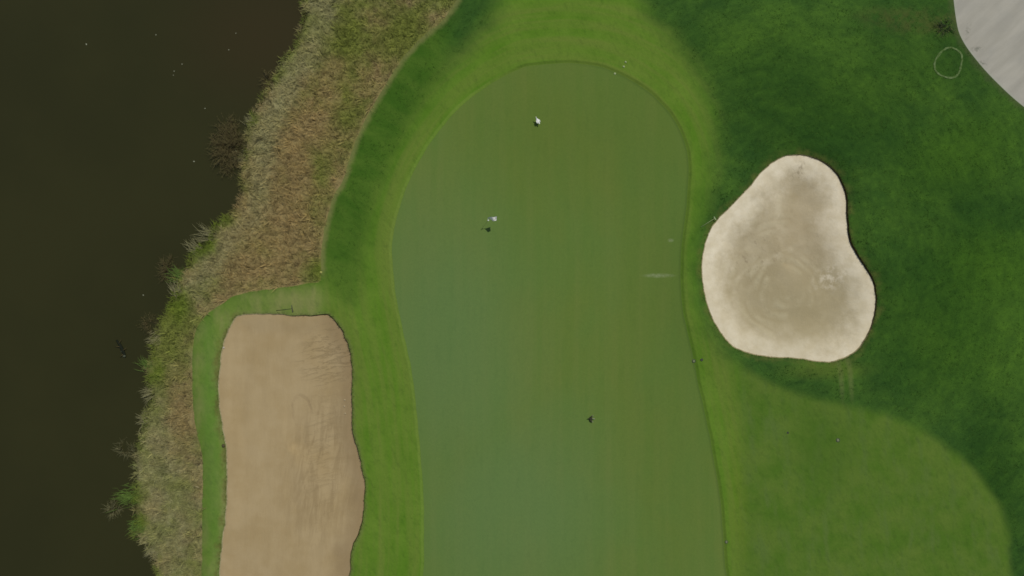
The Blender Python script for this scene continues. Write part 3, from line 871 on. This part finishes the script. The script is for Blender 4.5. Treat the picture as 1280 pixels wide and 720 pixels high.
# dark brown bird with swept-back wings, skimming the green
brown = Mat('brown_plumage', .8, .2)
fx = brown.n('ShaderNodeTexCoord').outputs['Object']
sx_ = brown.n('ShaderNodeSeparateXYZ'); brown.l(fx, sx_.inputs[0])
brown.color(brown.mix(brown.rng(sx_.outputs['X'], -.16, -.06, 1, 0), brown.mix(brown.noise(9, 3), (.022, .024, .012), (.045, .042, .022)), (.20, .22, .13)))
x, y = P(738.6, 522.6)
bd = empty('bird', (x, y, gz(x, y)), math.radians(178)); tag(bd, 'small dark brown bird with swept back wings low over the putting green', 'bird')
bm = bmesh.new()
lofted(bm, [(-.34, .20, .075, .010), (-.24, .20, .055, .025), (-.10, .20, .06, .055), (.06, .21, .07, .065), (.18, .22, .05, .05), (.26, .235, .042, .042), (.32, .23, .028, .028), (.345, .228, .008, .008)])
for s in (1, -1):
    wing(bm, [((.15, s * .03, .22), (-.06, s * .03, .21)), ((.13, s * .15, .25), (-.08, s * .14, .24)), ((.02, s * .27, .27), (-.14, s * .23, .26)), ((-.16, s * .35, .27), (-.22, s * .31, .265))], .024)
link('body', remeshed(bm, .010), brown.m, bd)
bm = bmesh.new(); tube(bm, [(.335, 0, .228), (.37, 0, .224), (.40, 0, .218)], [.009, .006, .002], 8); from_bm('bill', bm, leg_m, bd)

# ------------------------------------------------------------------ rakes
def rake(p0, p1, headw, mat_h, mat_t, label):
    a_ = Vector((*P(*p0), 0)); b_ = Vector((*P(*p1), 0))
    a_.z = gz(a_.x, a_.y) + .05; b_.z = gz(b_.x, b_.y) + .07
    d = (b_ - a_); L = d.length
    e = empty('rake', (a_.x, a_.y, a_.z), math.atan2(d.y, d.x)); tag(e, label, 'rake')
    bm = bmesh.new(); tube(bm, [(0, 0, 0), (L * .5, 0, .01), (L, 0, .02)], [.024, .024, .022], 8); from_bm('handle', bm, mat_h, e)
    bm = bmesh.new(); box(bm, (L, 0, .02), (.07, headw, .05))
    bmesh.ops.bevel(bm, geom=bm.edges[:], offset=.008, segments=2, affect='EDGES')
    n = max(7, int(headw / .05))
    for k in range(n):
        yy = -headw / 2 + headw * (k + .5) / n
        tube(bm, [(L + .02, yy, .02), (L + .07, yy, .005), (L + .085, yy, -.045)], [.008, .007, .003], 5)
    from_bm('rake_head', bm, mat_t, e, smooth=False)
rake((345.5, 388.2), (365.5, 385.8), .74, dark_wood, dark_metal, 'dark bunker rake lying on the turf above the tan bunker')
rake((875.0, 284.2), (892.2, 273.4), .36, wood, simple('pale_rake', (.36, .42, .24), .8, .05), 'pale handled bunker rake lying on the turf beside the pale bunker')

# ------------------------------------------------------------------ painted ring in the rough
CIRC = [(1187.5,59.6),(1195,61.7),(1200.8,66.7),(1202.5,73.3),(1201.5,80),(1200,87.5),(1196.7,93.3),(1191.7,97),(1185,97.4),(1175.8,94),(1170,89),
        (1168.3,81.7),(1169,75.8),(1173.5,69),(1177.5,64),(1182.5,60.4)]
ringp = wobble(catmull(CIRC, step=.08), .05, 3.0, 6.0)
wd = np.array([.085 + .035 * mnoise.noise(Vector((p[0] * 2, p[1] * 2, 3))) for p in ringp])
nxt = np.roll(ringp, -1, 0) - np.roll(ringp, 1, 0); nxt /= np.linalg.norm(nxt, axis=1, keepdims=True)
nn = np.stack([-nxt[:, 1], nxt[:, 0]], 1)
A = ringp + nn * wd[:, None]; B = ringp - nn * wd[:, None]
bm = bmesh.new()
zc = ground_z(ringp) + .03
va = [bm.verts.new((p[0], p[1], z)) for p, z in zip(A, zc)]; vb = [bm.verts.new((p[0], p[1], z)) for p, z in zip(B, zc)]
for i in range(len(va)):
    j = (i + 1) % len(va); bm.faces.new((va[i], va[j], vb[j], vb[i]))
bmesh.ops.recalc_face_normals(bm, faces=bm.faces[:])
Mr = Mat('chalk_paint_on_grass', .9, .1)
Mr.color(Mr.mix(Mr.rng(Mr.noise(4, 4, .75), .34, .66), (.060, .110, .022), (.150, .210, .085)))
tag(from_bm('painted_ring', bm, Mr.m, smooth=False), 'faded white painted ring on the dark rough near the path', 'painted ring')

# ------------------------------------------------------------------ small fittings
def sprinkler(px, py, r, dark, label):
    x, y = P(px, py)
    e = empty('sprinkler_head', (x, y, gz(x, y) + .012)); tag(e, label, 'sprinkler')
    bm = bmesh.new()
    prof = [(r * 1.0, -.03), (r * 1.0, .012), (r * .80, .016), (r * .74, .006)]
    seg = 24; rings = [[bm.verts.new((a * math.cos(6.2832 * k / seg), a * math.sin(6.2832 * k / seg), h)) for k in range(seg)] for a, h in prof]
    for i in range(len(rings) - 1):
        for k in range(seg): bm.faces.new((rings[i][k], rings[i][(k + 1) % seg], rings[i + 1][(k + 1) % seg], rings[i + 1][k]))
    from_bm('collar', bm, dark_metal, e)
    bm = bmesh.new(); bmesh.ops.create_cone(bm, cap_ends=True, segments=24, radius1=r * .72, radius2=r * .60, depth=.03, matrix=Matrix.Translation((0, 0, .005)))
    box(bm, (0, 0, .022), (r * .5, r * .12, .008))
    from_bm('cap', bm, dark_metal if dark else simple('sprinkler_cap', (.17, .20, .10), .7, .1), e, smooth=False)
sprinkler(867, 451.2, .17, False, 'pale capped sprinkler head on the green edge beside a darker one')
sprinkler(876.5, 449.6, .13, True, 'black sprinkler head in the fringe beside a paler one')
sprinkler(908, 677.4, .16, False, 'pale capped sprinkler head at the lower end of the green')
sprinkler(1047.8, 550.4, .19, False, 'pale capped sprinkler head alone in the wide mown apron')
sprinkler(985, 541, .10, True, 'small black sprinkler head alone in the wide mown apron')

def marker(px, py, r, mat, label, h=.05):
    x, y = P(px, py)
    bm = bmesh.new()
    prof = [(r, 0), (r * .95, h * .35), (r * .6, h * .85), (r * .2, h), (.001, h)]
    seg = 14; rings = [[bm.verts.new((a * math.cos(6.2832 * k / seg), a * math.sin(6.2832 * k / seg), hh)) for k in range(seg)] for a, hh in prof]
    for i in range(len(rings) - 1):
        for k in range(seg): bm.faces.new((rings[i][k], rings[i][(k + 1) % seg], rings[i + 1][(k + 1) % seg], rings[i + 1][k]))
    o = from_bm('ground_marker', bm, mat); o.location = (x, y, gz(x, y) + .005); tag(o, label, 'marker')
pale = simple('pale_plastic', (.34, .40, .20), .7, .1)
yellowm = simple('yellow_plastic', (.36, .36, .10), .7, .1)
marker(782, 77.6, .10, pale, 'upper of the two pale dots on the fringe above the green', .09)
marker(779.6, 83.4, .11, pale, 'lower of the two pale dots on the fringe above the green', .09)
marker(768.6, 92.0, .11, pale, 'pale dot right on the top edge of the green', .05)
marker(401.2, 340.5, .13, yellowm, 'yellow marker dot where bank, rough and bunker turf meet', .12)

def ball(px, py, r, rgb, name, label, cat):
    x, y = P(px, py); bm = bmesh.new()
    bmesh.ops.create_icosphere(bm, subdivisions=3, radius=r)
    for v in bm.verts: v.co *= 1 + .18 * mnoise.noise(v.co * (2.0 / r) + Vector((px, py, 0))); v.co.z *= .7
    q = np.array([[x, y]])
    o = from_bm(name, bm, simple('stone', rgb, .8, .2)); o.location = (x, y, gz(x, y) + r * .4); tag(o, label, cat)
ball(279.6, 557, .17, (.075, .065, .03), 'stone', 'dark stone at the left edge of the tan bunker', 'stone')
ball(279.6, 434.5, .10, (.46, .42, .33), 'stone', 'small whitish stone at the upper left edge of the tan bunker', 'stone')
for k, (px, py, lb) in enumerate(((429.5, 501, 'upper of three pale pebbles below the right lip of the tan bunker'), (429, 509, 'middle of three pale pebbles below the right lip of the tan bunker'), (430, 518, 'lower of three pale pebbles below the right lip of the tan bunker'))):
    ball(px, py, .085, (.42, .34, .20), 'pebble', lb, 'pebble')

# ------------------------------------------------------------------ twiggy plants at the water
bark = simple('grey_brown_bark', (.075, .060, .026), .95, .03, var=.35, scale=6)
twigm = simple('dry_twig', (.135, .112, .050), .95, .03, var=.35, scale=4)
deadleaf = simple('olive_dead_leaf', (.095, .088, .032), .9, .03, var=.4, scale=5)
reedm = simple('pale_reed', (.215, .205, .100), .9, .03, var=.25, scale=4)
greenreed = simple('green_reed', (.110, .175, .036), .9, .03, var=.3, scale=4)

def branch_set(n, rx, ry, h, seed, off=(0, 0), rot=0.0):
    r = random.Random(seed); stems = []; twigs = []; leaves = []
    for i in range(n):
        a = r.uniform(0, 6.283); k = math.sqrt(r.random()) * .95 + .05
        tip = Vector((off[0] + rx * k * math.cos(a), off[1] + ry * k * math.sin(a), h * (1.05 - .75 * k) * r.uniform(.6, 1.1)))
        base = Vector((r.gauss(0, .08), r.gauss(0, .08), -.25))
        mid = base.lerp(tip, .5) + Vector((r.gauss(0, .12), r.gauss(0, .12), .18 * h))
        p = [base, base.lerp(mid, .5) + Vector((0, 0, .05)), mid, mid.lerp(tip, .5), tip]
        stems.append(p)
        for j in range(7):
            t = r.uniform(.35, 1.0)
            s = mid.lerp(tip, (t - .35) / .65) if t > .5 else base.lerp(mid, t * 2 if t < .5 else 1)
            aa = math.atan2(tip.y - base.y, tip.x - base.x) + r.gauss(0, .8); L = r.uniform(.3, .9)
            e = s + Vector((math.cos(aa) * L, math.sin(aa) * L, r.uniform(-.1, .25)))
            twigs.append([s, s.lerp(e, .5) + Vector((r.gauss(0, .04), r.gauss(0, .04), .03)), e])
            for q in range(1):
                c = s.lerp(e, r.uniform(.3, 1.05)); leaves.append((c + Vector((r.gauss(0, .05), r.gauss(0, .05), r.gauss(0, .03))), r.uniform(0, 6.28), r.uniform(.03, .08), r.uniform(-.5, .5)))
    return stems, twigs, leaves

def shrub(name, px, py, n, rx, ry, h, seed, label, cat, off=(0, 0), leaf=True, group=None, sm_=bark, tm_=twigm, lm_=deadleaf, z=None):
    x, y = P(px, py)
    zz = max(gz(x, y), WATER - .15) if z is None else z
    e = empty(name, (x, y, zz)); tag(e, label, cat, group)
    st, tw, lv = branch_set(n, rx, ry, h, seed, off)
    bm = bmesh.new()
    for p in st: tube(bm, p, [.030, .026, .020, .013, .006], 5)
    from_bm('stems', bm, sm_, e)
    bm = bmesh.new()
    for p in tw: tube(bm, p, [.012, .009, .004], 4)
    from_bm('twigs', bm, tm_, e)
    if leaf:
        bm = bmesh.new()
        for c, a, s, tl in lv:
            d = Vector((math.cos(a), math.sin(a), tl)); t = Vector((-math.sin(a), math.cos(a), -tl * .4))
            bm.faces.new([bm.verts.new(c + d * s), bm.verts.new(c + t * s * .4), bm.verts.new(c - d * s), bm.verts.new(c - t * s * .4)])
        from_bm('leaves', bm, lm_, e, smooth=False)
    return e

shrub('shrub', 289, 183, 150, 1.75, 2.95, 1.1, 3, 'large bare brown shrub leaning out over the lake from the bank', 'shrub', (-.65, .05))
shrub('shrub', 333, 97, 14, .45, .75, .5, 5, 'small dark shrub at the foot of the upper bank', 'shrub', (-.15, .1))
shrub('shrub', 153, 566, 12, 1.0, .85, .7, 9, 'sparse grey branches reaching over the water from the lower bank', 'shrub', (-.25, .2), leaf=False, tm_=reedm)
shrub('shrub', 137, 640, 14, .55, .75, .5, 12, 'thin grey twigs standing in the water off the lower bank', 'shrub', (-.1, .1), leaf=True, tm_=reedm, z=WATER - .1)
shrub('shrub', 1183, 35, 16, 1.05, .5, .35, 15, 'low dead brush in worn grass beside the path', 'shrub', (-.1, 0), tm_=dark_wood, sm_=dark_wood, lm_=simple('yellow_leaf', (.12, .12, .035), .8, .2, var=.4))
shrub('shrub', 207, 338, 22, .85, 1.3, .7, 18, 'dark matted brush half in the water below the mossy bank', 'shrub', (-.2, .1))
shrub('shrub', 184, 408, 14, .5, .9, .5, 21, 'small dark brush in the notch of the middle bank', 'shrub', (-.2, .1))

# sunken snag off the middle bank
x, y = P(146, 438)
e = empty('driftwood', (x, y, WATER)); tag(e, 'dark sunken driftwood lying in the water off the middle bank', 'driftwood')
bm = bmesh.new(); tube(bm, [(-.45, .95, -.03), (-.1, .45, .02), (.15, 0, .03), (.35, -.5, .03), (.45, -.75, -.03)], [.10, .16, .17, .14, .07], 9)
from_bm('trunk', bm, simple('wet_wood', (.014, .017, .010), .8, .05, var=.3, scale=5), e)
bm = bmesh.new()
for (a, b_) in (((0, .3, .1), (-.5, .35, .2)), ((.2, -.1, .1), (.65, .2, .15)), ((.3, -.4, .1), (-.05, -.75, .12)), ((-.2, .6, .06), (.1, 1.0, .1))):
    a, b_ = Vector(a), Vector(b_); tube(bm, [a, a.lerp(b_, .5) + Vector((0, 0, .08)), b_], [.05, .035, .012], 6)
from_bm('branches', bm, bark, e)
foam_m = simple('grey_foam', (.085, .095, .060), .9, .05, var=.4, scale=20)
for (cx, cy, s) in ((.35, -.62, .15), (.12, -.15, .10)):
    bm = bmesh.new()
    bmesh.ops.create_icosphere(bm, subdivisions=2, radius=s, matrix=Matrix.Translation((cx, cy, .10)) @ Matrix.Diagonal((1, .8, .5, 1)))
    from_bm('foam', bm, foam_m, e)

# reed clumps leaning over the water
def reeds(px, py, n, spread, L, ang, seed, mat, label):
    x, y = P(px, py); r = random.Random(seed)
    e = empty('reed_clump', (x, y, max(gz(x, y), WATER - .1) - .03)); tag(e, label, 'reeds')
    bm = bmesh.new()
    for i in range(n):
        b0 = Vector((r.gauss(0, spread), r.gauss(0, spread), 0)); a = math.radians(ang) + r.gauss(0, .4); l = L * r.uniform(.5, 1.1)
        d = Vector((math.cos(a), math.sin(a), 0)); s = Vector((-d.y, d.x, 0)); w = r.uniform(.012, .024); hz = r.uniform(.25, .7)
        pts = [b0, b0 + d * l * .35 + Vector((0, 0, l * .45 * hz)), b0 + d * l * .75 + Vector((0, 0, l * .6 * hz)), b0 + d * l + Vector((0, 0, l * .45 * hz))]
        pr = None
        for k, p in enumerate(pts):
            ww = w * (1, .9, .6, .1)[k]; v = (bm.verts.new(p - s * ww), bm.verts.new(p + s * ww))
            if pr: bm.faces.new((pr[0], pr[1], v[1], v[0]))
            pr = v
    from_bm('stalks', bm, mat, e, smooth=False)
for k, (px, py, n, sp, L, ang, mt, lb) in enumerate((
        (259, 294, 46, .32, 1.5, 165, reedm, 'pale reeds fanning left over the water above the moss patch'),
        (243, 311, 40, .28, 1.3, 140, reedm, 'straw coloured reeds pointing up left from the moss patch'),
        (222, 346, 60, .35, 1.1, 150, greenreed, 'green reeds by the matted brush at the water edge'),
        (218, 366, 44, .30, 1.2, 110, reedm, 'mixed pale reeds just below the green reeds'),
        (192, 424, 50, .35, .8, 200, reedm, 'short pale reeds on the small jutting tip of the middle bank'),
        (182, 458, 50, .30, 1.0, 150, greenreed, 'bright green reeds on the point opposite the driftwood'),
        (184, 492, 44, .30, 1.1, 190, reedm, 'pale reeds leaning left below the bright green point'),
        (178, 525, 40, .35, .9, 200, reedm, 'short straw reeds above the sparse grey branches'),
        (160, 622, 90, .45, 1.2, 190, greenreed, 'dense green reeds jutting out above the lower notch'),
        (170, 660, 80, .45, .9, 200, greenreed, 'rounded green reed clump at the bottom of the bank'),
        (190, 690, 50, .35, 1.0, 210, reedm, 'pale reeds at the foot of the bank in the lower corner'),
        (302, 196, 40, .35, .9, 190, reedm, 'straw reeds at the bank just below the large shrub'),
        (314, 150, 40, .35, .7, 160, reedm, 'short straw reeds at the bank just above the large shrub'))):
    reeds(px, py, n, sp, L, ang, 100 + k, mt, lb)

# pale specks drifting on the lake
bm = bmesh.new()
seg = 9
pv = [bm.verts.new((.5 * math.cos(6.2832 * k / seg) * (1 + .2 * math.sin(k * 2.3)), .32 * math.sin(6.2832 * k / seg) * (1 + .15 * math.cos(k * 1.7)), .0)) for k in range(seg)]
tp = bm.verts.new((.05, 0, .12))
for k in range(seg): bm.faces.new((pv[k], pv[(k + 1) % seg], tp))
bm.faces.new(list(reversed(pv)))
leaf0 = None
me = bpy.data.meshes.new('floating_leaf'); bm.to_mesh(me); bm.free(); me.materials.append(simple('bleached_leaf', (.32, .33, .23), .9, .05))
for (px, py, s) in ((102, 52, .22), (190, 40, .15), (291, 38, .13), (282, 59, .15), (223, 77, .15), (213, 86, .13), (212, 91, .11), (252, 133, .15), (238, 200, .20), (174, 369, .17)):
    x, y = P(px, py)
    if leaf0 is None: o = leaf0 = link('floating_leaf', me)
    else: o = leaf0.copy(); col.objects.link(o)
    o.location = (x, y, WATER + .006); o.scale = (s * .8, s * .8, s * .8); o.rotation_euler = (0, 0, random.uniform(0, 6.28))
    tag(o, 'tiny pale leaf floating on the dark lake', 'leaf', 'pale leaves floating on the lake')

# pale stick on the bank, dark clods in the straw
x, y = P(247, 608.5); bm = bmesh.new()
tube(bm, [(-.30, .02, .12), (-.05, .06, .16), (.18, .0, .15), (.34, -.12, .10)], [.03, .035, .03, .012], 6)
o = from_bm('stick', bm, simple('bleached_stick', (.42, .36, .22), .8, .2)); o.location = (x, y, gz(x, y) + .05); tag(o, 'bleached stick lying on the bank beside the bunker strip', 'stick')

# ------------------------------------------------------------------ camera, light, sky
cam = bpy.data.cameras.new('camera'); co = bpy.data.objects.new('camera', cam); col.objects.link(co)
co.location = (0, 0, CAMH); co.rotation_euler = (0, 0, 0)
cam.sensor_width = 36.0; cam.lens = 36.0 * CAMH / (1280 / S)
cam.clip_end = 8000
scene.camera = co

ELEV = math.radians(60.0)
SD_ = Vector((0.60, 0.80, 0)).normalized()
sun = bpy.data.lights.new('sun', 'SUN'); so = bpy.data.objects.new('sun', sun); col.objects.link(so)
sun.energy = 2.6; sun.angle = math.radians(0.5); sun.color = (1.0, .955, .88)
d = Vector((SD_.x * math.cos(ELEV), SD_.y * math.cos(ELEV), math.sin(ELEV)))
so.rotation_euler = d.to_track_quat('Z', 'Y').to_euler()
w = bpy.data.worlds.new('World'); scene.world = w; w.use_nodes = True
bg = w.node_tree.nodes['Background']
sky = w.node_tree.nodes.new('ShaderNodeTexSky'); sky.sky_type = 'NISHITA'; sky.sun_disc = False
sky.sun_elevation = ELEV; sky.sun_rotation = math.atan2(SD_.x, SD_.y)
w.node_tree.links.new(sky.outputs[0], bg.inputs[0]); bg.inputs[1].default_value = 0.06
vs_ = scene.view_settings
vs_.view_transform = 'Standard'; vs_.look = 'None'; vs_.gamma = 1; vs_.use_curve_mapping = False; vs_.exposure = 0.0
scene.render.engine = 'CYCLES'
scene.cycles.filter_width = 1.65
scene.cycles.max_bounces = 5
